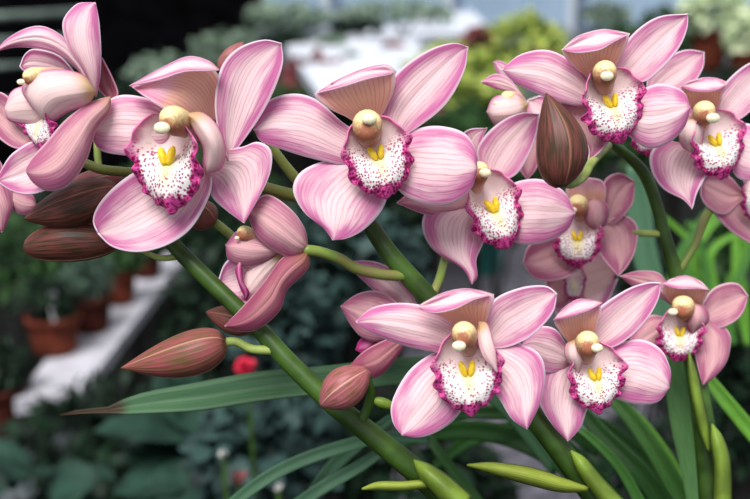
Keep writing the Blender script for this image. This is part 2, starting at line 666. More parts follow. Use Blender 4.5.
# ---------------------------------------------------------------- the greenhouse
def quad_slab(name, c, th, mat, parent=None):
    """c: four world corners (counter-clockwise from above), th thickness downwards"""
    vs = list(c) + [p - Vector((0, 0, th)) for p in c]
    return mesh(name, vs, [(0, 1, 2, 3), (7, 6, 5, 4), (0, 4, 5, 1), (1, 5, 6, 2), (2, 6, 7, 3), (3, 7, 4, 0)], mat, parent, smooth=False)


def box(name, c, sz, mat, parent=None, rz=0.):
    x, y, z = (s / 2 for s in sz)
    R = Matrix.Rotation(rz, 3, 'Z')
    c = Vector(c)
    q = [c + R @ Vector((sx_ * x, sy_ * y, z)) for sx_, sy_ in ((-1, -1), (1, -1), (1, 1), (-1, 1))]
    o = quad_slab(name, q, 2 * z, mat, parent)
    bv = o.modifiers.new('bevel', 'BEVEL')
    bv.width = min(sz) * .15
    return o


SOIL = plain('dark_soil', (.008, .009, .008), .9, .1, .5, 18., 0, .6, .02)
GRAVEL = plain('grey_gravel', (.10, .095, .115), .9, .2, .5, 30., 0, .8, .01, (.025, .025, .032))
DARKW = plain('darkening_black', (.0025, .0025, .003), .95, .0, .3, 8.)  # near-black, for the added screen that stands in for background darkness
LOWWALL = plain('painted_block_wall', (.12, .14, .15), .8, .2, .2, 5.)
FRAME = plain('greenhouse_frame', (.10, .13, .20), .5, .3, .15, 8.)
WHITE = plain('white_bench_top', (.60, .63, .70), .5, .3, .12, 5.)
PLANK = plain('whitewashed_board', (.46, .45, .50), .6, .2, .15, 12., 0, .2, .004)
TIMBER = plain('dark_timber', (.010, .009, .008), .8, .2, .3, 10.)
PALEBAR = plain('weathered_slat', (.13, .17, .15), .7, .2, .3, 10.)
TERRA = plain('terracotta', (.125, .027, .014), .8, .15, .25, 30., 0, .3, .003)
TERRA_D = plain('terracotta_dark', (.06, .013, .008), .8, .15, .25, 30., 0, .3, .003)  # darker copy of the terracotta, for some of the pots
TEAL = plain('teal_plastic', (.005, .10, .09), .5, .3, .1, 5.)
RED = plain('red_petals', (.62, .02, .06), .5, .2, .2, 60., .15)
OFFW = plain('white_petals', (.72, .68, .66), .5, .2, .1, 60., .15)
TAGW = plain('white_plastic_tag', (.75, .76, .80), .4, .3, .03, 5.)


def fol(name, c, c2, tr=.2):
    return plain(name, c, .55, .18, .35, 26., tr, .2, .002, c2)


F_BLUE = fol('blue_green_leaves', (.032, .066, .060), (.003, .009, .009))
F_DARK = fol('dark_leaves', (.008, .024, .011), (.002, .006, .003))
F_MID = fol('mid_green_leaves', (.032, .080, .022), (.006, .020, .006))
F_YEL = fol('yellow_green_leaves', (.40, .46, .10), (.10, .17, .03))
F_GREY = fol('grey_green_leaves', (.20, .27, .20), (.05, .08, .055))
F_GREY2 = fol('feathery_leaves', (.09, .15, .11), (.02, .04, .03))
F_BRIGHT = fol('bright_green_leaves', (.16, .40, .04), (.06, .20, .02))
F_RED = fol('red_brown_leaves', (.24, .06, .07), (.08, .03, .03))
F_PALE = fol('cream_variegated_leaves', (.62, .68, .46), (.20, .30, .14))
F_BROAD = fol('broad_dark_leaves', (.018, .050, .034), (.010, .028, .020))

struct = lambda o: tag(o, kind='structure')
struct(quad_slab('floor', [Vector((-7, -2, 0)), Vector((7, -2, 0)), Vector((7, 11, 0)), Vector((-7, 11, 0))], .1, SOIL))
pq = [on_z(390, 520, 0), on_z(690, 520, 0), on_z(580, 170, 0), on_z(420, 170, 0)]
struct(quad_slab('path', [p + Vector((0, 0, .012)) for p in pq], .01, GRAVEL))
struct(box('wall_back', (0, 9.6, .40), (14, .15, .80), LOWWALL))
# glazing above the low wall, in bays
k = NT('window_glass')
g1, g2, mx = k.n('BsdfTransparent'), k.n('BsdfGlossy'), k.n('MixShader')
g1.inputs[0].default_value = (.80, .88, .96, 1)
g2.inputs[1].default_value = .1
mx.inputs[0].default_value = .08
for a, b in ((g1, 1), (g2, 2)):
    k.t.links.new(a.outputs[0], mx.inputs[b])
k.t.links.new(mx.outputs[0], k.out.inputs[0])
for i in range(7):
    x = -1.0 + i * 1.15
    wn = thing('window_%d' % (i + 1), (x, 9.6, .8), None, None)
    struct(wn)
    box('window_frame', (x - .53, 9.6, 1.55), (.09, .09, 1.5), FRAME, wn)
    box('window_frame', (x + .0, 9.6, .83), (.98, .09, .06), FRAME, wn)
    box('window_frame', (x + .0, 9.6, 2.27), (.98, .09, .06), FRAME, wn)
    box('window_pane', (x, 9.6, 1.55), (.98, .008, 1.38), k.m, wn)

sc = thing('darkening_screen', (-2.6, 6.3, 0), 'tall black screen added to darken the background behind the grey green plants', 'screen')
box('screen_panel', (-2.95, 6.3, 1.1), (4.5, .03, 2.1), DARKW, sc)  # black sheet added so the upper left background comes out dark
for x in (-5.2, -2.95, -.72):
    box('post', (x, 6.26, 1.1), (.07, .07, 2.2), TIMBER, sc)


def bench(label, c, z, mat, th=.04, legs=True, name='bench', leg_mat=None):
    """c: picture corners (near-left, near-right, far-right, far-left) of the top at height z"""
    q = [on_z(x, y, z) for x, y in c]
    ctr = sum(q, Vector()) / 4
    b = thing(name, (ctr.x, ctr.y, 0), label, 'bench')
    quad_slab('bench_top', q, th, mat, b)
    if legs:
        for p in q:
            p2 = p + (ctr - p) * .12
            box('leg', (p2.x, p2.y, (z - th) / 2), (.05, .05, z - th), leg_mat or TIMBER, b)
    return b


bench('long white bench catching the daylight beyond the centre flower', [(322, 96), (440, 66), (418, 20), (285, 46)], .92, WHITE)
bench('short white bench far back beyond the yellow green plants', [(418, 36), (492, 30), (470, 8), (418, 12)], .98, WHITE)
bench('narrow grey white bench along the foot of the dark screen', [(255, 32), (372, 12), (362, 4), (262, 18)], 1.0, PALEBAR)
bench('whitewashed plank carrying a row of terracotta pots', [(14, 401), (83, 389), (186, 254), (128, 254)], .45, PLANK, .03)

# weathered slats at the upper left
for i, (y0, y1, wd) in enumerate(((20, 12, 9), (44, 38, 8), (70, 62, 7), (98, 108, 9))):
    s = thing('wooden_rail', at(-20, y0, 4.6), ['topmost pale weathered rail before the black screen', 'second pale weathered rail from the top before the black screen',
              'third weathered rail down before the black screen', 'lowest weathered rail before the black screen'][i], 'rail', 'rails before the black screen')
    a, b = at(-60, y0, 4.6), at(82, y1, 4.9)
    tube('rail_bar', [a, (a + b) / 2, b], [wd / 2000 * 4.7] * 3, PALEBAR, s, 8)
    for p in (a.lerp(b, .1), a.lerp(b, .9)):
        box('rail_post', (p.x, p.y + .03, p.z / 2), (.03, .03, p.z), TIMBER, s)


def leaves(name, C, rad, n, ll, lw, mat, parent, droop=.3, rs=None, flat=.5, shell=.55, round_=False):
    rs = rs or random
    vs, fs = [], []
    for _ in range(n):
        while True:
            d = Vector((rs.gauss(0, 1), rs.gauss(0, 1), rs.gauss(0, 1))).normalized()
            if d.z > -.8: break
        r = shell + (1 - shell) * rs.random()
        c = C + Vector((d.x * rad[0], d.y * rad[1], d.z * rad[2])) * r
        dr = (d + Vector((rs.gauss(0, .6), rs.gauss(0, .6), rs.gauss(0, .5) - droop))).normalized()
        up = Vector((rs.gauss(0, flat), rs.gauss(0, flat) - .35, 1)).normalized()
        sd = dr.cross(up)
        if sd.length < .1: continue
        sd.normalize()
        nn = sd.cross(dr)
        L, W = ll * rs.uniform(.65, 1.25), lw * rs.uniform(.7, 1.2)
        o = len(vs)
        prof = ((0, .06), (.12, .62), (.35, 1), (.65, .92), (.88, .5), (1, .05)) if round_ else ((0, .08), (.2, .7), (.45, 1), (.75, .62), (1, .04))
        for f, wf in prof:
            m = c + dr * (L * (f - .3)) - nn * (L * .25 * f * f)
            vs += [m - sd * (W / 2 * wf) + nn * W * .12 * wf, m, m + sd * (W / 2 * wf) + nn * W * .12 * wf]
        for q in range(len(prof) - 1):
            for e in (0, 1):
                a = o + q * 3 + e
                fs.append((a, a + 1, a + 4, a + 3))
    return mesh(name, vs, fs, mat, parent)


def bush(label, px, py, d, rx, ry, n, lpx, wpx, mat, cat='plant', name='leafy_shrub', depth=None, stems=4, seed=0, group=None, ground=0., **kw):
    """centre and radii in picture px at depth d, leaf size in px; rooted at height `ground`"""
    rs = random.Random(seed * 17 + int(px) * 3 + int(py))
    C = at(px, py, d)
    s = d / F
    t = thing(name, (C.x, C.y, ground), label, cat, group)
    dy = depth if depth else rx * s * .8
    leaves('foliage', C, (rx * s, dy, ry * s), n, lpx * s, wpx * s, mat, t, rs=rs, **kw)
    for i in range(stems):
        q = C + Vector((rs.uniform(-.5, .5) * rx * s, rs.uniform(-.4, .4) * dy, rs.uniform(-.2, .5) * ry * s))
        b = Vector((C.x + rs.uniform(-.1, .1) * rx * s, C.y + rs.uniform(-.03, .03), ground + .004))
        m = (q + b) / 2 + Vector((rs.uniform(-.05, .05), 0, 0)) * s * 30
        tube('stem', [b, m, q], [.006, .005, .003], TIMBER, t, 6)
    return t


# leafy surroundings, near to far (first the dark undergrowth low down)
BU = [
    ('dark shrub with bluish leaves under the leftmost half open flower', 285, 330, 1.25, 60, 60, 300, 20, 15, F_BLUE, {}),
    ('bluish leaved shrub behind the thick stem of the centre flower', 345, 265, 1.35, 85, 62, 420, 20, 15, F_BLUE, {}),
    ('dark glossy shrub between the two main stems', 330, 300, 1.5, 70, 80, 420, 22, 13, F_DARK, {}),
    ('low bluish leaved plant around the small white bud', 265, 450, 1.15, 75, 55, 300, 24, 18, F_BLUE, dict(round_=True)),
    ('large leaved dark plant below the long dry tipped leaf', 195, 450, 1.25, 62, 55, 34, 80, 56, F_BROAD, dict(round_=True, flat=.35)),
    ('dark plant with rounded leaves in the bottom corner', 25, 500, 1.3, 80, 34, 26, 66, 48, F_BROAD, dict(round_=True, flat=.3)),
    ('dark leafy undergrowth plant beneath the plank end', 100, 440, 1.9, 95, 60, 420, 22, 12, F_DARK, {}),
    ('dark green shrub right of the plank with pots', 215, 330, 1.7, 55, 75, 420, 20, 12, F_DARK, {}),
    ('mid green shrub beyond the far end of the plank', 245, 235, 2.4, 70, 55, 420, 20, 12, F_DARK, {}),
    ('dark plant low between the two leaning stems', 400, 455, 1.4, 85, 60, 420, 24, 14, F_DARK, {}),
    ('dark shrub below the bottom right flowers', 640, 470, 1.6, 60, 50, 300, 26, 12, F_DARK, {}),
    ('very dark shrub at the right frame edge behind the narrow leaf', 745, 380, 1.5, 60, 110, 600, 26, 13, F_DARK, {}),
    ('mid green plant behind the right edge flower', 735, 270, 1.8, 48, 70, 420, 24, 12, F_MID, {}),
    ('dark green shrub behind the lower right flowers', 640, 320, 2.2, 70, 70, 420, 22, 12, F_DARK, {}),
    ('green shrub seen between the two top flowers', 500, 150, 3.0, 90, 50, 620, 20, 12, F_MID, {}),
    ('dark mottled shrub left of the gravel path', 380, 215, 3.2, 60, 62, 420, 18, 12, F_DARK, {}),
    ('grey green plant at the left edge above the pots', 15, 262, 2.4, 70, 48, 420, 16, 8, F_MID, {}),
    ('dim green shrub behind the row of pots', 75, 235, 3.4, 100, 55, 620, 16, 9, F_DARK, {}),
    ('green shrub behind the far end of the pot row', 200, 200, 3.6, 90, 55, 500, 16, 10, F_MID, {}),
    ('pale grey green mound before the black screen, nearer the big flower', 165, 74, 4.6, 40, 20, 300, 12, 8, F_GREY, dict(stems=3)),
    ('pale grey green mound before the black screen, beside the red tinged plant', 225, 48, 4.9, 34, 18, 300, 12, 8, F_GREY, dict(stems=3)),
    ('dim green plant below the black screen', 190, 108, 4.2, 130, 26, 500, 14, 9, F_DARK, {}),
    ('red tinged plant left of the long white bench', 312, 82, 4.2, 40, 26, 260, 12, 9, F_RED, {}),
    ('mid green plant beneath the long white bench', 305, 112, 3.9, 60, 28, 380, 14, 9, F_MID, {}),
    ('yellow green shrub rising beside the centre flower tall petal', 480, 95, 3.9, 42, 45, 420, 15, 10, F_YEL, {}),
    ('yellow green shrub in front of the glazing', 520, 48, 4.6, 52, 34, 420, 13, 9, F_YEL, {}),
    ('red brown plant low among the yellow green shrubs behind the side facing bloom', 540, 64, 4.2, 16, 10, 90, 12, 8, F_RED, dict(stems=2)),
    ('red brown plant between the white bench end and the yellow green shrubs', 425, 108, 3.5, 16, 11, 90, 12, 8, F_RED, dict(stems=2)),
    ('small yellow green shrub at the end of the white bench', 448, 62, 4.8, 26, 20, 200, 12, 9, F_YEL, {}),
    ('red leaved plant among the yellow green shrubs', 478, 36, 4.5, 13, 10, 70, 12, 9, F_RED, dict(stems=2)),
    ('grey green plant under the far windows', 400, 12, 6.2, 60, 10, 260, 10, 7, F_GREY, dict(ground=.92)),
    ('yellow green shrub behind the centre flower tall petal, lower down', 436, 88, 3.6, 44, 36, 420, 13, 8, F_YEL, {}),
    ('dim plant standing on the near end of the long white bench', 352, 66, 4.6, 16, 11, 90, 11, 8, F_MID, dict(ground=.92, stems=2)),
    ('grey plant standing midway along the long white bench', 332, 44, 5.4, 15, 8, 80, 9, 7, F_GREY, dict(ground=.92, stems=2)),
    ('dusky red plant standing on the long white bench', 392, 50, 5.2, 12, 8, 60, 9, 7, F_RED, dict(ground=.92, stems=2)),
    ('dark plant standing at the far end of the long white bench', 360, 24, 6.2, 26, 8, 120, 9, 7, F_DARK, dict(ground=.92, stems=2)),
    ('pale plant against the glazing above the top right flower', 605, 14, 6.4, 26, 12, 160, 9, 7, F_GREY, dict(ground=0)),
    ('grey green plant against the glazing just beside the tall petal tip', 662, 22, 6.6, 22, 16, 160, 9, 7, F_MID, dict(ground=0)),
    ('pale green plant right of the black screen top', 285, 14, 6.0, 45, 10, 240, 10, 7, F_GREY, {}),
    ('dark plant right of the black screen, under the pale one', 270, 40, 5.6, 40, 14, 300, 11, 7, F_DARK, {}),
    ('dark leafy plant on the gravel under the bottom centre flower', 470, 480, 1.5, 50, 26, 160, 30, 12, F_DARK, {}),
    ('mid green plants row under the far windows', 640, 42, 5.6, 60, 16, 300, 12, 8, F_MID, {}),
    ('green shrub behind the top right flower', 640, 120, 3.0, 80, 60, 500, 20, 12, F_MID, {}),
    ('dark shrub under the hanging terracotta pots', 735, 110, 3.4, 60, 40, 420, 18, 10, F_DARK, {}),
]
for i, (lab, px, py, d, rx, ry, n, lp, wp, mt, kw) in enumerate(BU):
    bush(lab, px, py, d, rx, ry, n, lp, wp, mt, seed=i, **kw)


def pot(parent, c, r, h, mat, ribs=22):
    n = 88 if ribs else 32
    prof = [(.0, 0), (.70, 0), (.76, .08), (.84, .45), (.90, .80)]
    vs = []
    for f, z in prof:
        for j in range(n):
            th = 2 * PI * j / n
            k_ = 1 + (.035 * math.cos(th * ribs) if ribs and 0 < z else 0)
            vs.append(c + Vector((math.cos(th) * r * f * k_, math.sin(th) * r * f * k_, z * h)))
    b = mesh('pot', vs, gridfaces(len(prof) - 1, n, 0, True), mat, parent)
    vs = []
    for f, z in ((.90, .78), (1.0, .80), (1.02, .97), (.99, 1), (.90, 1), (.88, .9), (.86, .84), (0, .86)):
        for j in range(32):
            th = 2 * PI * j / 32
            vs.append(c + Vector((math.cos(th) * r * f, math.sin(th) * r * f, z * h)))
    mesh('rim', vs, gridfaces(5, 32, 0, True), mat, b)
    mesh('soil', vs[32 * 5:], gridfaces(2, 32, 0, True), SOIL, parent)


def potted(label, px, py, z, wpx, hr, mat, pm, fr, n, lp, wp, ribs=22, lift=.9, group='potted plants on the plank', cat='potted plant', fmat2=None):
    b = on_z(px, py, z) + Vector((0, 0, .003))
    d = (b - CAM).dot(FWD)
    s = d / F
    t = thing('potted_plant', b, label, cat, group)
    r = wpx / 2 * s
    h = wpx * hr * s
    pot(t, b, r, h, mat, ribs)
    rs = random.Random(int(px * 7 + py))
    C = b + Vector((0, 0, h + fr[1] * s * lift))
    leaves('foliage', C, (fr[0] * s, fr[0] * s * .8, fr[1] * s), n, lp * s, wp * s, pm, t, rs=rs)
    for i in range(4):
        q = C + Vector((rs.uniform(-.5, .5) * fr[0] * s, 0, rs.uniform(-.2, .4) * fr[1] * s))
        tube('stem', [b + Vector((rs.uniform(-.01, .01), 0, h * .85)), (b + q) / 2 + Vector((0, 0, h * .5)), q], [.004, .003, .002], TIMBER, t, 6)
    return t, b, s, h


PL = .45
t, b, s, h = potted('terracotta pot nearest the plank end with a dark spiky plant and white tag', 56, 352, PL, 54, .72, TERRA, F_DARK, (26, 22), 90, 26, 6)
q = b + Vector((.010, -.02, h * .9))
box('plant_tag', q + Vector((0, 0, .03)), (.014, .002, .075), TAGW, t, .2)
potted('second terracotta pot along the plank with a feathery grey green plant', 92, 331, PL, 43, .86, TERRA_D, F_GREY2, (26, 22), 260, 12, 3)
potted('third terracotta pot along the plank, leafy top half hidden by a bud', 120, 303, PL, 36, .9, TERRA, F_MID, (26, 16), 160, 14, 7)
potted('farthest terracotta pot on the plank beside the thick green stem', 147, 277, PL, 33, .7, TERRA_D, F_MID, (22, 14), 160, 12, 6)
potted('terracotta pot cut by the left frame edge below the plank', 5, 432, .36, 52, .95, TERRA_D, F_DARK, (34, 22), 160, 18, 7, group=None)
p_ = on_z(5, 432, .36)
tag(box('concrete_block', (p_.x, p_.y, .18), (.26, .2, .36), LOWWALL), 'dark concrete block under the pot at the left frame edge', 'block')

# pots high at the right on a shelf
bench('dark timber shelf carrying two terracotta pots near the windows', [(672, 84), (790, 90), (790, 68), (680, 64)], .88, TIMBER)
potted('tall terracotta pot with cream variegated plant on the dark shelf', 708, 70, .88, 38, 1.0, TERRA, F_PALE, (34, 22), 240, 14, 9, ribs=0, group='terracotta pots on the dark shelf')
potted('wide terracotta bowl with cream variegated plant at the right frame edge', 748, 74, .88, 44, .5, TERRA, F_PALE, (26, 20), 200, 14, 9, ribs=0, group='terracotta pots on the dark shelf')

# teal planter on the gravel
b = on_z(484, 277, .012)
s = (b - CAM).dot(FWD) / F
tp = thing('teal_planter', b, 'teal square planter standing on the gravel behind the white lipped flower', 'planter')
hw, hh = 19 * s, 52 * s
vs = []
for f, z in ((.82, 0), (1, hh), (1.1, hh), (1.1, hh * 1.1), (.95, hh * 1.1), (.9, hh * .9)):
    for sx_, sy_ in ((-1, -1), (1, -1), (1, 1), (-1, 1)):
        vs.append(b + Vector((sx_ * hw * f, sy_ * hw * f + hw, z + .002)))
mesh('planter_body', vs[:8], gridfaces(1, 4, 0, True) + [(0, 1, 2, 3)], TEAL, tp, smooth=False)
mesh('planter_rim', vs[8:], gridfaces(3, 4, 0, True), TEAL, tp, smooth=False)
mesh('soil', [v + Vector((0, 0, .002)) for v in vs[20:]], [(0, 1, 2, 3)], SOIL, tp, smooth=False)

# dark slatted staging low at the left
st = thing('slatted_bench', on_z(140, 470, .25), 'dark slatted bench low behind the big dark leaf', 'bench')
for i in range(7):
    a, c_ = on_z(122 + i * 20 - 55, 540, .25), on_z(150 + i * 12, 400, .25)
    wv = Vector((.022, 0, 0))
    quad_slab('slat', [a - wv, a + wv, c_ + wv, c_ - wv], .02, F_BROAD, st)
for y in (420, 520):
    a, c_ = on_z(60, y, .23), on_z(240, y, .23)
    box('bearer', ((a.x + c_.x) / 2, a.y, .115), (c_.x - a.x, .04, .23), TIMBER, st)


def blossom(label, px, py, d, r, mat, n=26, cat='flower', name='geranium_bloom'):
    C = at(px, py, d)
    t = thing(name, (C.x, C.y, .0), label, cat)
    leaves('bloom', C, (r * d / F,) * 3, n, r * 1.1 * d / F, r * d / F, mat, t, rs=random.Random(int(px)), round_=True, shell=.3)
    tube('stalk', [Vector((C.x, C.y + .02, .003)), Vector((C.x + .01, C.y + .01, C.z * .5)), C], [.004, .003, .002], STEM, t, 6)


blossom('small bright red blossom above the long strap leaf', 247, 368, 1.05, 8, RED, 40)
blossom('tiny white bud low among the bluish leaves', 223, 453, .95, 4, OFFW, 24, 'flower bud', 'white_bud')
blossom('tiny pale bud at the bottom between arching leaves', 278, 487, .98, 3, OFFW, 20, 'flower bud', 'white_bud')
blossom('dull red bud beside the tiny white bud', 238, 478, .98, 6, F_RED, 24, 'flower bud', 'red_bud')


# ---------------------------------------------------------------- flower stems
G_ST = None


def spike(label, pts, extra=()):
    d = pts[-1]
    t = thing('flower_spike', at(d[0], d[1], d[2]), label, 'stem')
    pxtube('stalk', pts, STEM, t, 16)
    for nm, p, m in extra:
        pxtube(nm, p, m, t, 12)
    return t


s1 = spike('thick green flower stem rising left past the closed rose buds', [
    (158, 214, .462, 12), (166, 234, .46, 14), (182, 254, .458, 16), (222, 293, .456, 17), (262, 332, .454, 18), (288, 361, .452, 19),
    (330, 401, .45, 21), (362, 427, .45, 22), (405, 462, .45, 24), (455, 505, .45, 27)],
    [('pedicel', [(182, 256, .458, 7), (160, 258, .458, 6), (140, 250, .46, 5)], PEDPALE)])
s2 = spike('thick green flower stem leaning up behind the centre flower', [
    (352, 200, .475, 14), (368, 222, .472, 17), (392, 257, .47, 19), (425, 294, .47, 21), (470, 345, .47, 22), (528, 410, .468, 23),
    (560, 450, .466, 24), (605, 510, .465, 26)],
    [('pedicel', [(434, 292, .47, 9), (440, 277, .476, 9), (445, 258, .488, 9), (456, 225, .496, 9)], PEDICEL)])
s3 = spike('dark slim flower stem at the right below the top right flower', [
    (606, 140, .50, 9), (622, 151, .51, 10), (643, 172, .515, 12), (655, 200, .52, 12), (666, 240, .52, 13), (679, 285, .52, 15),
    (690, 340, .515, 19), (700, 400, .51, 21), (707, 450, .51, 23), (712, 510, .51, 24)],
    [('pedicel', [(680, 270, .52, 8), (695, 244, .522, 8), (705, 218, .532, 9), (718, 196, .546, 9)], PEDICEL),
     ('pedicel', [(660, 234, .52, 7), (640, 233, .52, 7), (622, 232, .525, 7)], PEDPALE)])


def sheath(parent, pts, D, mat, name='sheath', bulge=1.6):
    """a sheathing bract clasping a stem: pts (px, py, width)"""
    vs, uv = [], []
    n, m = 24, 10
    P = [(p[0], p[1], p[2]) for p in pts]
    Q = resample(P, n)
    for i, q in enumerate(Q):
        a, b = Q[max(i - 1, 0)], Q[min(i + 1, n)]
        tx, ty = b[0] - a[0], b[1] - a[1]
        l = math.hypot(tx, ty) or 1
        nx, ny = -ty / l, tx / l
        for j in range(m + 1):
            v = 2 * j / m - 1
            hw = q[2] / 2
            vs.append(at(q[0] + nx * hw * v, q[1] + ny * hw * v, D - hw * .0006 * math.sqrt(max(0, 1 - v * v)) * bulge))
            uv.append((i / n, (v + 1) / 2))
    return mesh(name, vs, gridfaces(n, m), mat, parent, uv=uv, solid=.0006)


sheath(s1, [(414, 460, 1), (424, 470, 16), (442, 486, 24), (462, 506, 28)], .438, SHEATH)
sheath(s1, [(362, 489, 1), (378, 486, 8), (402, 486, 9), (428, 484, 8), (446, 486, 6)], .440, BRACT, 'bract')
sheath(s2, [(571, 451, 1), (580, 462, 13), (596, 484, 18), (620, 512, 22)], .455, SHEATH)
sheath(s2, [(467, 465, 1), (492, 468, 11), (530, 476, 17), (562, 485, 14), (588, 489, 4)], .452, BRACT, 'bract')
sheath(s3, [(689, 352, 1), (692, 372, 8), (698, 402, 11), (704, 430, 9), (709, 452, 2)], .498, SHEATH)
sheath(s3, [(712, 424, 1), (717, 440, 13), (722, 465, 17), (722, 510, 19)], .495, SHEATH)

# ---------------------------------------------------------------- strap leaves
LG = 'strap leaves of the orchid clumps'
for nm, pts, m, lab, kw in [
    ('a', [(560, 470, .60, 20), (500, 395, .56, 26), (440, 372, .53, 28), (390, 372, .51, 28), (320, 380, .50, 29), (260, 386, .50, 31), (200, 396, .50, 30), (150, 402, .50, 23), (122, 407, .50, 15), (108, 410, .50, 7), (96, 410, .50, 5), (84, 413, .50, 6), (72, 412, .50, 3), (60, 415, .50, 1)],
     STRAP_DRY, 'long horizontal strap leaf with a dry brown tip', dict(fold=.55, roll=.35)),
    ('b', [(222, 512, .52, 11), (262, 481, .52, 13), (300, 461, .525, 13), (345, 446, .53, 13), (385, 437, .54, 11), (430, 440, .56, 8)], STRAP_BLUE, 'narrow arching leaf low at the bottom, upper of two', {}),
    ('c', [(285, 512, .54, 11), (325, 486, .54, 13), (358, 467, .545, 12), (385, 450, .55, 9), (410, 440, .57, 5)], STRAP_BLUE, 'narrow arching leaf low at the bottom, lower of two', {}),
    ('d', [(305, 506, .545, 14), (332, 468, .56, 14), (356, 446, .57, 13), (392, 418, .57, 9)], STRAP_BLUE, 'short upright dull leaf crossing behind the two arching leaves', {}),
    ('e', [(430, 418, .62, 6), (470, 413, .60, 12), (520, 414, .60, 14), (560, 424, .60, 14), (600, 450, .60, 16)], STRAP_DARK, 'thin dark horizontal leaf below the bottom centre flower', {}),
    ('f', [(400, 445, .66, 6), (440, 432, .64, 16), (490, 432, .62, 20), (540, 450, .60, 20), (590, 486, .60, 20), (610, 512, .60, 20)], STRAP_DARK, 'dark arching leaf passing over the long yellow green bract', {}),
    ('g', [(570, 395, .58, 10), (600, 432, .57, 17), (640, 472, .56, 20), (670, 512, .56, 22)], STRAP_DARK, 'dark leaf slanting down right below the bottom right flower', {}),
    ('h', [(598, 385, .60, 10), (626, 412, .59, 15), (655, 452, .58, 17), (690, 512, .57, 20)], STRAP, 'mid green leaf slanting down from the bottom right flower lip', {}),
    ('i', [(570, 424, .55, 5), (590, 437, .545, 8), (620, 468, .54, 10), (645, 512, .54, 12)], STRAP, 'slender light green leaf beside the yellow green sheath', {}),
    ('j', [(674, 356, .54, 20), (680, 385, .54, 28), (686, 425, .54, 29), (695, 465, .54, 29), (704, 515, .54, 28)], STRAP_PALE, 'broad upright pale green leaf beside the right stem', dict(fold=.25)),
    ('k', [(690, 355, .58, 8), (712, 384, .575, 13), (735, 412, .57, 15), (775, 460, .57, 16)], STRAP_BRIGHT, 'narrow leaf slanting to the right frame edge', {}),
    ('l', [(405, 395, .64, 4), (420, 425, .64, 8), (445, 460, .63, 10), (480, 505, .62, 12)], STRAP_DARK, 'dark narrow leaf right of the leaning thick stem', {}),
    ('n', [(430, 470, .70, 6), (470, 440, .69, 14), (520, 425, .68, 12), (560, 418, .68, 8)], STRAP_DARK, 'dark leaf slanting up right over the gravel at the bottom', {}),
    ('o', [(520, 400, .68, 8), (560, 440, .67, 14), (600, 480, .67, 16), (625, 515, .67, 16)], STRAP_DARK, 'dark leaf directly left of the yellow green sheath top', {}),
    ('p', [(380, 455, .72, 6), (420, 425, .71, 13), (460, 405, .70, 11), (500, 400, .70, 6)], STRAP, 'mid green leaf behind the lower left sepal of the bottom centre flower', {}),
    ('q', [(610, 395, .62, 10), (640, 425, .61, 16), (668, 465, .60, 18), (688, 515, .60, 18)], STRAP_BRIGHT, 'fresh green leaf beside the broad upright pale leaf', {}),
    ('m', [(540, 400, .66, 6), (600, 425, .65, 14), (650, 465, .64, 16), (680, 512, .64, 18)], STRAP_DARK, 'dark leaf deep behind the lower right leaves', {}),
]:
    strap('strap_leaf', None, pts, m, label=lab, cat='leaf', group=LG, **kw)
# bright young leaves behind the right stem
rs = random.Random(5)
BL = ['a slim one rising at the slim stem', 'crossing the slim stem', 'crossing the forked stalk', 'just beside the forked stalk'] + ['nearest the right stem', 'second from the right stem', 'third from the right stem', 'fourth from the right stem', 'fifth from the right stem',
      'sixth from the right stem', 'seventh from the right stem', 'last before the right frame edge']
for i in range(12):
    x0 = 668 + i * 7
    d = 1.0 + .03 * (i % 3)
    strap('blade_leaf', None, [(x0 + 6 + rs.uniform(-6, 6), 345, d, 6), (x0, 300, d, 8), (x0 + rs.uniform(-12, 22), 250, d, 7), (x0 + rs.uniform(-24, 50), 200 + rs.uniform(-8, 26), d, 3)],
          STRAP_BRIGHT if i % 3 else STRAP, label='bright green blade behind the right flowers, ' + BL[i], cat='leaf', group='bright blades behind the right stem')
strap('strap_leaf', None, [(696, 520, .8, 20), (684, 400, .8, 22), (660, 310, .8, 22), (644, 250, .8, 24), (638, 205, .8, 24), (632, 165, .8, 10)], STRAP_BLUE, label='pale bluish upright leaf just left of the slim right stem', cat='leaf', group=LG)

# ---------------------------------------------------------------- flowers
P_, SW, RO, DP = PETAL, PETAL_WARM, PETAL_ROSE, PETAL_DEEP
SE = 'sepal'

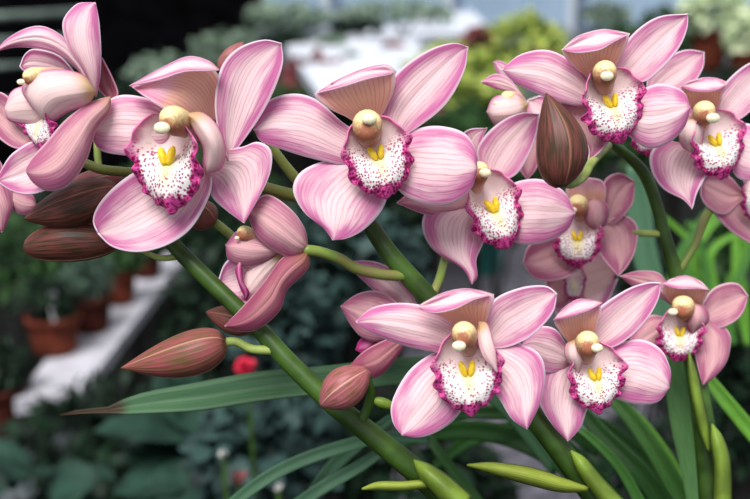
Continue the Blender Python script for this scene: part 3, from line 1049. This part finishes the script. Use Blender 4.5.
# large flower upper left
flower('large pink orchid bloom facing left, right of the top left flower', .43, (205, 140), [
    dict(n=SE, b=(206, 124), t=(131, 86), L=[(185, 117), (163, 108), (144, 96)], R=[(221, 114), (222, 84), (208, 63), (186, 59), (163, 69)], d=(12, 4, -5, -8, -2), cup=2.5, mat=SW, tilt=4),
    dict(b=(228, 160), t=(281, 43), L=[(218, 130), (215, 100), (221, 68), (237, 49), (262, 40)], R=[(241, 144), (260, 117), (275, 88), (283, 62)], d=(7, 2, 2), cup=2, tilt=2),
    dict(b=(172, 128), t=(90, 129), L=[(160, 105), (141, 97), (118, 96), (98, 109)], R=[(165, 150), (145, 155), (122, 155), (99, 149)], d=(9, 4, 0), cup=-2.5),
    dict(n=SE, b=((185, 160), (212, 172)), t=(98, 233), L=[(162, 162), (138, 170), (115, 186), (99, 204), (93, 220)], R=[(210, 194), (192, 227), (167, 245), (138, 252), (113, 247)], d=(10, 8, 4), cup=3),
    dict(n=SE, b=((207, 172), (222, 150)), t=(244, 223), L=[(208, 182), (213, 198), (227, 211)], R=[(243, 147), (258, 142), (271, 150), (271, 170), (262, 192)], d=(9, 9, 7), cup=-2, tilt=-3),
], rim=((219, 70), (130, 86), [(208, 61), (188, 57), (162, 68)], [(205, 71), (184, 72), (158, 80)]), lip=dict(o=(167, 132), s=.98, roll=4, yaw=-12, sx=.86, seed=1), col=dict(c=(169, 119), r=13, cap=(162, 128), base=(196, 128), dz=(8, 12)),
    lobes=[dict(b=(186, 114), t=(206, 173), L=[(192, 128), (203, 148), (203, 164)], R=[(203, 113), (218, 127), (225, 148), (221, 168)], d=(-4, -6, 2), cup=-7, curl=1)])

# centre flower
flower('large pink orchid bloom at top centre facing the viewer squarely', .44, (375, 140), [
    dict(n=SE, b=(369, 132), t=(354, 78), L=[(348, 118), (328, 108), (315, 95), (330, 85)], R=[(384, 112), (394, 90), (395, 73), (388, 66), (368, 69)], d=(12, 3, -6, -9, -2), cup=3, mat=SW),
    dict(b=(394, 140), t=(468, 47), L=[(379, 108), (395, 75), (425, 52), (452, 43)], R=[(417, 128), (446, 104), (464, 72)], d=(8, 3, 0), cup=2),
    dict(b=((358, 132), (356, 165)), t=(254, 130), L=[(342, 122), (315, 99), (289, 94), (265, 104)], R=[(348, 166), (310, 158), (281, 149), (262, 142)], d=(8, 4, 1), cup=-2.5),
    dict(n=SE, b=((395, 145), (392, 180)), t=(477, 168), L=[(412, 131), (436, 126), (462, 132), (474, 147)], R=[(404, 195), (428, 205), (453, 203), (471, 188)], d=(10, 6, 5), cup=-4),
    dict(n=SE, b=((350, 158), (390, 170)), t=(333, 240), L=[(325, 161), (301, 172), (293, 190), (304, 212), (323, 227)], R=[(390, 184), (383, 208), (366, 228), (348, 238)], d=(10, 6, 2), cup=-3),
], rim=((396, 72), (314, 94), [(386, 65), (364, 69), (338, 80)], [(388, 75), (368, 79), (342, 87)]), lip=dict(o=(371, 134), s=.80, roll=15, yaw=7, seed=2), col=dict(c=(367, 124), r=15, cap=(369, 119), base=(369, 138), dz=(4, 12), caps=.50))

# centre right flower
flower('pink orchid bloom turned right, tucked below the centre flower', .472, (480, 190), [
    dict(n=SE, b=(478, 176), t=(487, 128), L=[(463, 160), (458, 142), (468, 130)], R=[(484, 158), (482, 142)], d=(10, 6, 4), cup=1, mat=P_),
    dict(b=(490, 182), t=(539, 114), L=[(477, 155), (484, 137), (502, 121), (522, 113)], R=[(514, 176), (527, 158), (536, 136)], d=(8, 4, 2), cup=2),
    dict(b=(478, 190), t=(397, 203), L=[(455, 180), (420, 185)], R=[(468, 214), (446, 219), (420, 213)], d=(9, 8, 8), cup=-1, mat=RO),
    dict(n=SE, b=((502, 190), (500, 228)), t=(575, 213), L=[(520, 181), (543, 180), (564, 192)], R=[(517, 243), (543, 243), (566, 231)], d=(9, 4, 1), cup=-3.5),
    dict(n=SE, b=((456, 206), (488, 208)), t=(472, 284), L=[(440, 207), (425, 214), (423, 230), (434, 250), (462, 268)], R=[(490, 220), (483, 243), (476, 260), (477, 276)], d=(10, 7, 2), cup=-3, curl=1),
], lip=dict(o=(485, 187), s=.80, roll=20, yaw=8, sx=.80, seed=3), col=dict(c=(480, 170), r=10, cap=(485, 173), base=(474, 188), dz=(3, 10)),
    back=[(462, 208, .482, 10), (456, 204, .488, 12), (446, 202, .498, 10)])

# top right flower
flower('large pink orchid bloom at top right above the brown bud', .45, (610, 90), [
    dict(n=SE, b=(600, 84), t=(601, 31), L=[(583, 74), (569, 62), (563, 50), (578, 38)], R=[(614, 68), (624, 50), (629, 35), (616, 32)], d=(12, 3, -6, -9, -2), cup=3, mat=SW),
    dict(b=(613, 82), t=(688, 14), L=[(615, 61), (633, 34), (658, 17)], R=[(643, 82), (662, 68), (679, 48), (687, 29)], d=(8, 3, 1), cup=2),
    dict(b=(592, 98), t=(502, 70), L=[(584, 74), (566, 58), (545, 50), (520, 55)], R=[(585, 106), (563, 103), (540, 95), (517, 84)], d=(8, 3, 0), cup=-2),
    dict(n=SE, b=((622, 100), (618, 125)), t=(690, 107), L=[(640, 91), (660, 84), (682, 91)], R=[(628, 135), (648, 148), (668, 143), (684, 127)], d=(9, 5, 4), cup=-4),
    dict(n=SE, b=((590, 100), (622, 118)), t=(588, 162), L=[(575, 98), (558, 104), (565, 120), (580, 136), (589, 148)], R=[(615, 130), (608, 143), (600, 152)], d=(10, 8, 7), cup=3, mat=RO, tilt=-2),
], rim=((630, 34), (562, 50), [(615, 31), (600, 30), (577, 37)], [(614, 42), (599, 50), (577, 53)]), lip=dict(o=(606, 83), s=.75, roll=12, yaw=8, seed=4), col=dict(c=(605, 71), r=12, cap=(607, 76), base=(603, 88), dz=(3, 11), caps=.55))

# far right flower
flower('pink orchid bloom at right, its right petals cut by the frame', .48, (706, 135), [
    dict(n=SE, b=(706, 118), t=(712, 79), L=[(693, 110), (683, 97), (683, 85), (695, 80)], R=[(720, 104), (722, 94), (727, 84), (722, 80)], d=(12, 3, -6, -8, -2), cup=3, mat=SW),
    dict(b=(718, 122), t=(774, 58), L=[(716, 98), (730, 78), (750, 63)], R=[(738, 120), (757, 105), (770, 82)], d=(8, 3, 1), cup=2),
    dict(n=SE, b=(722, 142), t=(780, 158), L=[(742, 124), (765, 132)], R=[(738, 178), (765, 176)], d=(10, 6, 4), cup=-3),
    dict(n=SE, b=(696, 148), t=(692, 209), L=[(668, 141), (651, 152), (652, 172), (664, 189), (683, 199)], R=[(712, 165), (704, 180), (697, 193)], d=(10, 6, 3), cup=3, tilt=-2),
], rim=((728, 84), (681, 87), [(718, 79), (705, 78), (692, 81)], [(718, 90), (705, 92), (692, 91)]), lip=dict(o=(710, 124), s=.68, roll=14, yaw=10, seed=5), col=dict(c=(705, 111), r=11, cap=(713, 118), base=(700, 122), dz=(3, 11)),
    lobes=[dict(b=(696, 118), t=(691, 152), L=[(683, 122), (679, 134), (682, 146)], R=[(703, 124), (703, 136), (700, 148)], d=(-1, -3, 2), cup=-5)])

# hidden one between the two
flower('mostly hidden orchid bloom showing one petal between the two rightmost flowers', .50, (658, 110), [
    dict(b=(648, 100), t=(704, 52), L=[(648, 78), (663, 60), (685, 50)], R=[(670, 95), (692, 84), (703, 68)], d=(6, 2, 0), cup=2),
    dict(n=SE, b=(655, 110), t=(700, 118), L=[(670, 100), (688, 105)], R=[(665, 128), (688, 130)], d=(8, 5, 4), cup=-2, mat=RO),
], lip=dict(o=(645, 122), s=.42, roll=10, yaw=0, seed=6, callus=False))

# right edge lower
flower('half seen orchid bloom cut by the right frame edge, above the bright blades', .53, (752, 205), [
    dict(b=(746, 195), t=(702, 182), L=[(728, 175), (710, 172)], R=[(726, 214), (709, 208), (701, 196)], d=(8, 3, 0), cup=3, mat=RO),
    dict(n=SE, b=(748, 205), t=(788, 256), L=[(712, 205), (724, 225), (750, 243)], R=[(770, 205), (785, 230)], d=(8, 3, 0), cup=3, mat=RO),
    dict(b=(752, 195), t=(780, 150), L=[(742, 176), (752, 158)], R=[(775, 190), (788, 170)], d=(8, 3, 0), cup=2, mat=P_),
], lip=dict(o=(757, 182), s=.5, roll=0, yaw=0, seed=7, sx=.8))

# bottom centre flower
flower('large pink orchid bloom at bottom centre with a wide fringed lip', .42, (470, 350), [
    dict(n=SE, b=(471, 338), t=(466, 290), L=[(455, 325), (437, 314), (419, 307), (440, 296)], R=[(485, 325), (491, 308), (494, 297), (482, 292)], d=(12, 3, -6, -9, -2), cup=3, mat=SW),
    dict(b=(485, 345), t=(557, 294), L=[(484, 322), (494, 300), (520, 288), (545, 286)], R=[(503, 348), (530, 337), (552, 314)], d=(8, 4, 1), cup=2),
    dict(b=((462, 330), (452, 356)), t=(356, 322), L=[(455, 320), (433, 308), (402, 303), (373, 308)], R=[(435, 352), (403, 345), (372, 333)], d=(8, 3, 0), cup=-2.5),
    dict(n=SE, b=((450, 348), (480, 366)), t=(402, 435), L=[(431, 354), (408, 372), (392, 402), (393, 422)], R=[(475, 385), (458, 415), (440, 430), (420, 437)], d=(10, 7, 3), cup=-3),
    dict(n=SE, b=((478, 360), (494, 340)), t=(527, 429), L=[(483, 378), (500, 400), (511, 418)], R=[(515, 342), (538, 353), (545, 373), (541, 400)], d=(10, 7, 3), cup=-3),
], rim=((494, 295), (418, 307), [(480, 291), (463, 289), (441, 294)], [(474, 300), (455, 309), (434, 313)]), lip=dict(o=(465, 348), s=.81, roll=5, yaw=0, seed=8), col=dict(c=(463, 333), r=12.5, cap=(459, 346), base=(470, 348), dz=(5, 12), caps=.55),
    lobes=[dict(b=(479, 322), t=(497, 372), L=[(478, 340), (484, 358)], R=[(487, 324), (493, 342), (496, 356)], d=(0, -6, -6), cup=-2)])

# bottom right flower
flower('pink orchid bloom at bottom right, overlapped by the bottom centre flower', .452, (592, 360), [
    dict(n=SE, b=(582, 352), t=(574, 301), L=[(571, 345), (560, 332), (555, 319)], R=[(592, 340), (598, 322), (600, 306)], d=(12, 3, -5, -7, -1), cup=3, mat=SW),
    dict(b=(595, 352), t=(661, 283), L=[(581, 334), (597, 310), (626, 290), (647, 283)], R=[(622, 343), (645, 322), (658, 300)], d=(8, 3, 1), cup=2),
    dict(b=(572, 358), t=(522, 345), L=[(556, 330), (535, 328)], R=[(562, 370), (540, 370)], d=(8, 6, 6), cup=-2),
    dict(n=SE, b=((560, 358), (594, 375)), t=(568, 441), L=[(543, 365), (537, 380), (540, 404), (552, 424)], R=[(594, 395), (586, 412), (580, 428)], d=(10, 6, 2), cup=-3),
    dict(n=SE, b=((606, 352), (603, 388)), t=(669, 388), L=[(624, 342), (643, 340), (661, 350), (670, 370)], R=[(615, 398), (637, 404), (657, 402)], d=(10, 6, 5), cup=-3.5),
], rim=((602, 303), (554, 320), [(590, 300), (577, 300), (563, 309)], [(592, 309), (579, 314), (565, 318)]), lip=dict(o=(592, 357), s=.68, roll=8, yaw=6, seed=9), col=dict(c=(588, 342), r=12, cap=(597, 348), base=(584, 356), dz=(4, 11), caps=.5),
    lobes=[dict(b=(574, 340), t=(578, 372), L=[(566, 345), (566, 358)], R=[(582, 346), (583, 360)], d=(0, -4, -1), cup=-4)])

# lower right flower
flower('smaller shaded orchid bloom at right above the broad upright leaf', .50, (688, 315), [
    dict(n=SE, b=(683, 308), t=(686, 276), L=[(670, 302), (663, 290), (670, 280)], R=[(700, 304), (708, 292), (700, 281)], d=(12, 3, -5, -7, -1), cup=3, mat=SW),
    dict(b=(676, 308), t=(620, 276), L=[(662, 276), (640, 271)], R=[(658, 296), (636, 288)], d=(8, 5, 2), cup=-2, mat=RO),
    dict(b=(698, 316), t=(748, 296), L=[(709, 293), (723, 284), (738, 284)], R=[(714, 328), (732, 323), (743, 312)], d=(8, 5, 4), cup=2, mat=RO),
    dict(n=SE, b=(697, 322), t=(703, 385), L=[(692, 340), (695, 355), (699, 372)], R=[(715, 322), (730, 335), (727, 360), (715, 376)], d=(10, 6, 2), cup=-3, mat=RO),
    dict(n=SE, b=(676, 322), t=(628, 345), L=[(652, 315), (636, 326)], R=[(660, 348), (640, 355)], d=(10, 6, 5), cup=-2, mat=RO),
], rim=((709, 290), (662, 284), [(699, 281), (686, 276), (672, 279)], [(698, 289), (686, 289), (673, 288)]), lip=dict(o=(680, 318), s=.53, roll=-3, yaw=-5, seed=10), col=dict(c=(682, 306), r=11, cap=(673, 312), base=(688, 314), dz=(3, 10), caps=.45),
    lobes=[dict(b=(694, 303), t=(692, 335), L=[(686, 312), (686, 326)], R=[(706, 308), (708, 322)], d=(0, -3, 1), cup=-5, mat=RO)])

# shaded flower behind the centre right one
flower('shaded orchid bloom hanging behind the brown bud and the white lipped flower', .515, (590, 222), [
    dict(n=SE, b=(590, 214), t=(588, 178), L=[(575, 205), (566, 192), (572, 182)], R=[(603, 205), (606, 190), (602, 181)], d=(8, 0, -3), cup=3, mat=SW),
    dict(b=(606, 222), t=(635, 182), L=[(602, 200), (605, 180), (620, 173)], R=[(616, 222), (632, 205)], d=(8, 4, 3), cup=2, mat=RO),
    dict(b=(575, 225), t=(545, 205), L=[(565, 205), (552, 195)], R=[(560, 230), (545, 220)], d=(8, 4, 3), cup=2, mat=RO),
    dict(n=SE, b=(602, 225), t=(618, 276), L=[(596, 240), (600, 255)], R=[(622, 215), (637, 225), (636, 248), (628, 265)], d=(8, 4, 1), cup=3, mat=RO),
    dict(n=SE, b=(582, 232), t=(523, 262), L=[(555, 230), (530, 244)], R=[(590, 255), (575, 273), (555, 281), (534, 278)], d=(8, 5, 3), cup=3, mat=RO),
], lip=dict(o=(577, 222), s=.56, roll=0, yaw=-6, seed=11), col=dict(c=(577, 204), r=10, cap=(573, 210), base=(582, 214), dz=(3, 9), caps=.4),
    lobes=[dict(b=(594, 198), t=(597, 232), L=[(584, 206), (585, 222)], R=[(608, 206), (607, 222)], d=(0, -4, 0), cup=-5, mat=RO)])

flower('small shaded orchid bloom peeping out below, mostly covered by its neighbours', .545, (578, 285), [
    dict(b=(576, 280), t=(546, 292), L=[(562, 268), (548, 276)], R=[(566, 308), (550, 306)], d=(6, 3, 1), cup=2, mat=RO),
    dict(b=(578, 280), t=(615, 272), L=[(586, 258), (605, 256)], R=[(590, 312), (608, 300)], d=(6, 3, 1), cup=3, mat=LOBE),
    dict(n=SE, b=(577, 290), t=(594, 318), L=[(555, 304), (563, 322)], R=[(600, 305), (618, 278), (606, 305)], d=(6, 2, -8), cup=2, mat=P_),
], lip=dict(o=(574, 272), s=.36, roll=0, sx=.7, seed=12, callus=False))

# side facing flower behind, left of the brown bud
flower('side facing orchid bloom behind the brown bud, pointing left', .495, (520, 108), [
    dict(b=(528, 104), t=(481, 82), L=[(512, 82), (496, 74)], R=[(514, 92), (497, 89)], d=(6, 2, -2), cup=-1),
    dict(b=(520, 85), t=(494, 62), L=[(508, 66), (499, 61)], R=[(508, 80), (497, 72)], d=(10, 9, 8), cup=-1),
    dict(n=SE, b=(525, 115), t=(527, 180), L=[(516, 140), (518, 165)], R=[(544, 135), (538, 165)], d=(8, 6, 4), cup=2, mat=RO),
    dict(b=(528, 100), t=(555, 128), L=[(525, 120), (538, 130)], R=[(545, 96), (560, 110)], d=(6, 4, 2), cup=2),
], lobes=[dict(n='lip', b=(528, 104), t=(487, 112), L=[(514, 94), (494, 98)], R=[(520, 124), (497, 126)], d=(0, -5, -1), cup=-6),
          ], col=dict(c=(505, 99), r=7, cap=(496, 103), base=(518, 98), dz=(-1, 3), caps=.4))

# half open flower hanging left of centre
flower('half open orchid bloom hanging below the large left flower, seen from the side', .45, (300, 252), [
    dict(b=(290, 250), t=(218, 282), L=[(258, 246), (228, 260)], R=[(262, 296), (242, 304), (223, 297)], d=(6, 6, 6), cup=3, mat=P_),
    dict(n=SE, b=(308, 249), t=(247, 212), L=[(292, 257), (274, 250), (257, 236)], R=[(304, 228), (289, 208), (266, 195)], d=(2, -5, -3), cup=-5, mat=RO),
    dict(n=SE, b=(308, 250), t=(225, 326), L=[(284, 257), (266, 280), (242, 308)], R=[(308, 268), (287, 290), (279, 311), (258, 329), (240, 331)], d=(2, -6, -4), cup=-5, mat=DP),
], lobes=[dict(n='lip', b=(283, 250), t=(226, 245), L=[(262, 236), (240, 230)], R=[(265, 262), (244, 267), (229, 260)], d=(4, 0, 0), cup=-5, mat=RO),
          dict(n='side_lobe', b=(285, 254), t=(240, 296), L=[(262, 254), (246, 272)], R=[(272, 276), (252, 297)], d=(5, 3, 4), cup=-2, mat=LOBE),
          dict(n='frill', b=(240, 262), t=(246, 299), L=[(236, 270), (240, 286)], R=[(242, 270), (243, 282), (249, 292)], d=(-1, -1, 1), cup=-2, mat='F')],
    col=dict(c=(241, 232), r=7, cap=(237, 238), base=(262, 240), dz=(-2, 4), caps=.35),
    back=[(306, 250, .45, 11), (320, 252, .452, 11), (340, 259, .456, 11), (355, 268, .46, 11), (378, 274, .464, 11), (403, 276, .468, 11)])

# flower seen behind the bottom centre one
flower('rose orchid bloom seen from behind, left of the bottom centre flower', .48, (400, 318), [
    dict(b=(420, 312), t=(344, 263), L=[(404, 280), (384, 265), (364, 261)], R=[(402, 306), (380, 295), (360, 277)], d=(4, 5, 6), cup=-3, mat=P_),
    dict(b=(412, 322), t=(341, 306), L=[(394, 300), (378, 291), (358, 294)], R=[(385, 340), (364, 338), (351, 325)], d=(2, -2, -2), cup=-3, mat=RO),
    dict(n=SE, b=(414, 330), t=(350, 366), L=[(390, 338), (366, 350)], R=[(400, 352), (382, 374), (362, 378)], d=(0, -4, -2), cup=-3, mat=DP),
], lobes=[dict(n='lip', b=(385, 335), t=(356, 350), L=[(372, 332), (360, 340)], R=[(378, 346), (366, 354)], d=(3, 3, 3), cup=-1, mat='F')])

# top left flower, in profile
flower('large pink orchid bloom in the top left corner, seen in profile facing left', .425, (100, 92), [
    dict(b=(86, 90), t=(20, 66), L=[(62, 58), (36, 49), (25, 54)], R=[(64, 80), (38, 76), (24, 71)], d=(10, 12, 12), cup=2, mat=P_),
    dict(n=SE, b=(92, 92), t=(-4, 51), L=[(78, 70), (58, 54), (36, 48), (14, 47)], R=[(80, 58), (64, 38), (44, 27), (26, 29), (8, 39)], d=(5, 3, 0, -2), cup=-3, mat=P_),
    dict(n=SE, b=(110, 101), t=(102, 58), L=[(98, 88), (97, 70)], R=[(118, 94), (112, 77)], d=(10, 10, 8), cup=2, mat=DP),
    dict(b=(96, 97), t=(95, 3), L=[(82, 68), (68, 46), (63, 22), (76, 5), (88, 3)], R=[(100, 75), (101, 48), (99, 21)], d=(6, 0, -2, 0), cup=-3, mat=P_),
    dict(b=(36, 145), t=(-20, 100), L=[(20, 110), (0, 92)], R=[(14, 148), (-8, 130)], d=(8, 7, 6), cup=2, mat=RO),
    dict(n=SE, b=(60, 150), t=(-3, 181), L=[(38, 140), (14, 152), (2, 168)], R=[(60, 180), (34, 194), (12, 191)], d=(10, 4, 1), cup=2, mat=P_),
    dict(n=SE, b=(110, 97), t=(26, 171), L=[(90, 103), (66, 120), (46, 143), (33, 158)], R=[(109, 112), (95, 132), (86, 160), (70, 184), (50, 191), (34, 183)], d=(4, -6, -6, -4), cup=-5, mat=RO),
], lobes=[dict(n='side_lobe', b=(50, 100), t=(5, 108), L=[(38, 86), (14, 90)], R=[(40, 122), (24, 124), (9, 120)], d=(2, 3, 4), cup=-4, mat=LOBE),
          dict(n='side_lobe', b=(95, 92), t=(42, 118), L=[(84, 76), (60, 70), (33, 74), (22, 88), (30, 104)], R=[(88, 104), (68, 112), (52, 122)], d=(0, -6, -2), cup=-8, mat=LOBE)],
    lip=dict(o=(37, 106), s=.56, roll=12, yaw=-38, seed=13, callus=False),
    col=dict(c=(28, 77), r=8, cap=(21, 82), base=(62, 74), dz=(2, 8), caps=.5))

# petals cut by the left edge
flower('partly seen orchid bloom low at the left frame edge, under the profile flower', .455, (-8, 195), [
    dict(b=(-22, 175), t=(2, 232), L=[(-28, 200), (-15, 222)], R=[(4, 178), (13, 200), (10, 216)], d=(4, 2, 2), cup=-3, mat=RO),
    dict(b=(-6, 185), t=(36, 204), L=[(8, 204), (20, 214), (32, 213)], R=[(8, 188), (24, 192), (33, 196)], d=(7, 5, 4), cup=-3, mat=RO),
    dict(b=(-16, 200), t=(-10, 150), L=[(-34, 180), (-28, 160)], R=[(2, 180), (2, 165)], d=(8, 6, 4), cup=-3, mat=RO),
])

# pedicels that belong to single flowers show as stalks of their own
for lab, pts, m in [
    ('green flower stalk running right from behind the profile flower', [(78, 160, .455, 9), (100, 169, .455, 10), (125, 172, .458, 10), (150, 175, .46, 11), (162, 196, .461, 11), (166, 222, .462, 12)], PEDICEL),
    ('green flower stalk from the large left flower to the centre stem', [(235, 178, .452, 11), (262, 187, .46, 12), (292, 195, .468, 13), (325, 200, .474, 14), (354, 203, .476, 14)], PEDICEL),
    ('pale green flower stalk slanting behind the centre flower left petal', [(262, 128, .47, 8), (276, 153, .47, 10), (292, 174, .472, 11), (312, 196, .475, 10)], PEDPALE),
    ('thin yellow green stalk between the profile flower and the large left flower', [(97, 140, .49, 7), (98, 160, .49, 7), (103, 190, .49, 7)], PEDPALE),
    ('pale stalk curving down behind the hidden bud to the left stem', [(208, 218, .475, 9), (222, 228, .475, 9), (240, 245, .474, 9), (262, 275, .472, 8)], PEDPALE),
]:
    o = pxtube('flower_stalk', pts, m)
    tag(o, lab, 'stalk', 'single flower stalks')

# ---------------------------------------------------------------- buds
bud('dark brown closed bud at left, upper of the two lying one above the other', .445, (24, 219), (118, 188), 43, BUD_BROWN, bend=3, twist=.3, peak=.45)
bud('dark brown closed bud at left, lower of the two lying one above the other', .452, (23, 248), (119, 240), 43, BUD_BROWN, bend=-4, twist=.9, peak=.5, blunt=.42, point=.1)
bud('pinkish bud mostly hidden behind the upper brown bud at left', .468, (55, 192), (124, 176), 26, BUD_PINK, twist=.2)
bud('pinkish bud mostly hidden behind the lower brown bud at left', .468, (50, 236), (116, 228), 24, BUD_PINK, twist=.2)
bud('pointed rose brown bud reaching left above the long dry tipped leaf', .445, (121, 368), (226, 342), 44, BUD_ROSE, bend=3, twist=.55, peak=.36, point=.45,
    ped=[(219, 343, .447, 9), (236, 342, .449, 9), (252, 349, .450, 9), (274, 350, .452, 10)], pedmat=PEDPALE)
bud('plump rose bud beside the thick left stem with a pale seam', .43, (320, 406), (368, 370), 42, BUD_PINK, bend=0, twist=.25, peak=.55, blunt=.5,
    ped=[(366, 376, .44, 9), (371, 392, .443, 9), (368, 406, .446, 9), (362, 420, .448, 10)], pedmat=STEM)
bud('dull brown bud tucked behind the thick stem under the half open bloom', .475, (206, 312), (256, 326), 30, BUD_ROSE, twist=.3)
bud('tall dark brown bud standing between the centre right and top right flowers', .425, (546, 93), (561, 187), 50, BUD_BROWN, bend=-7, twist=.15, peak=.40, blunt=.62,
    ped=[(560, 182, .427, 10), (572, 184, .43, 9), (584, 176, .44, 9), (592, 162, .455, 9), (608, 146, .485, 9)], pedmat=PEDPALE)
bud('rose brown bud hidden behind the lower right of the large left flower', .47, (186, 202), (214, 224), 30, BUD_ROSE, twist=.6)
bud('small pale pink tip showing behind the large left flower top', .50, (243, 42), (222, 74), 22, BUD_PINK, twist=.3, ped=[(224, 72, .50, 6), (222, 90, .50, 6), (220, 120, .49, 6), (222, 176, .462, 6)], pedmat=PEDPALE)
bud('small green bract bud at the joint below the plump rose bud', .47, (398, 408), (374, 400), 10, SHEATH, twist=.3)
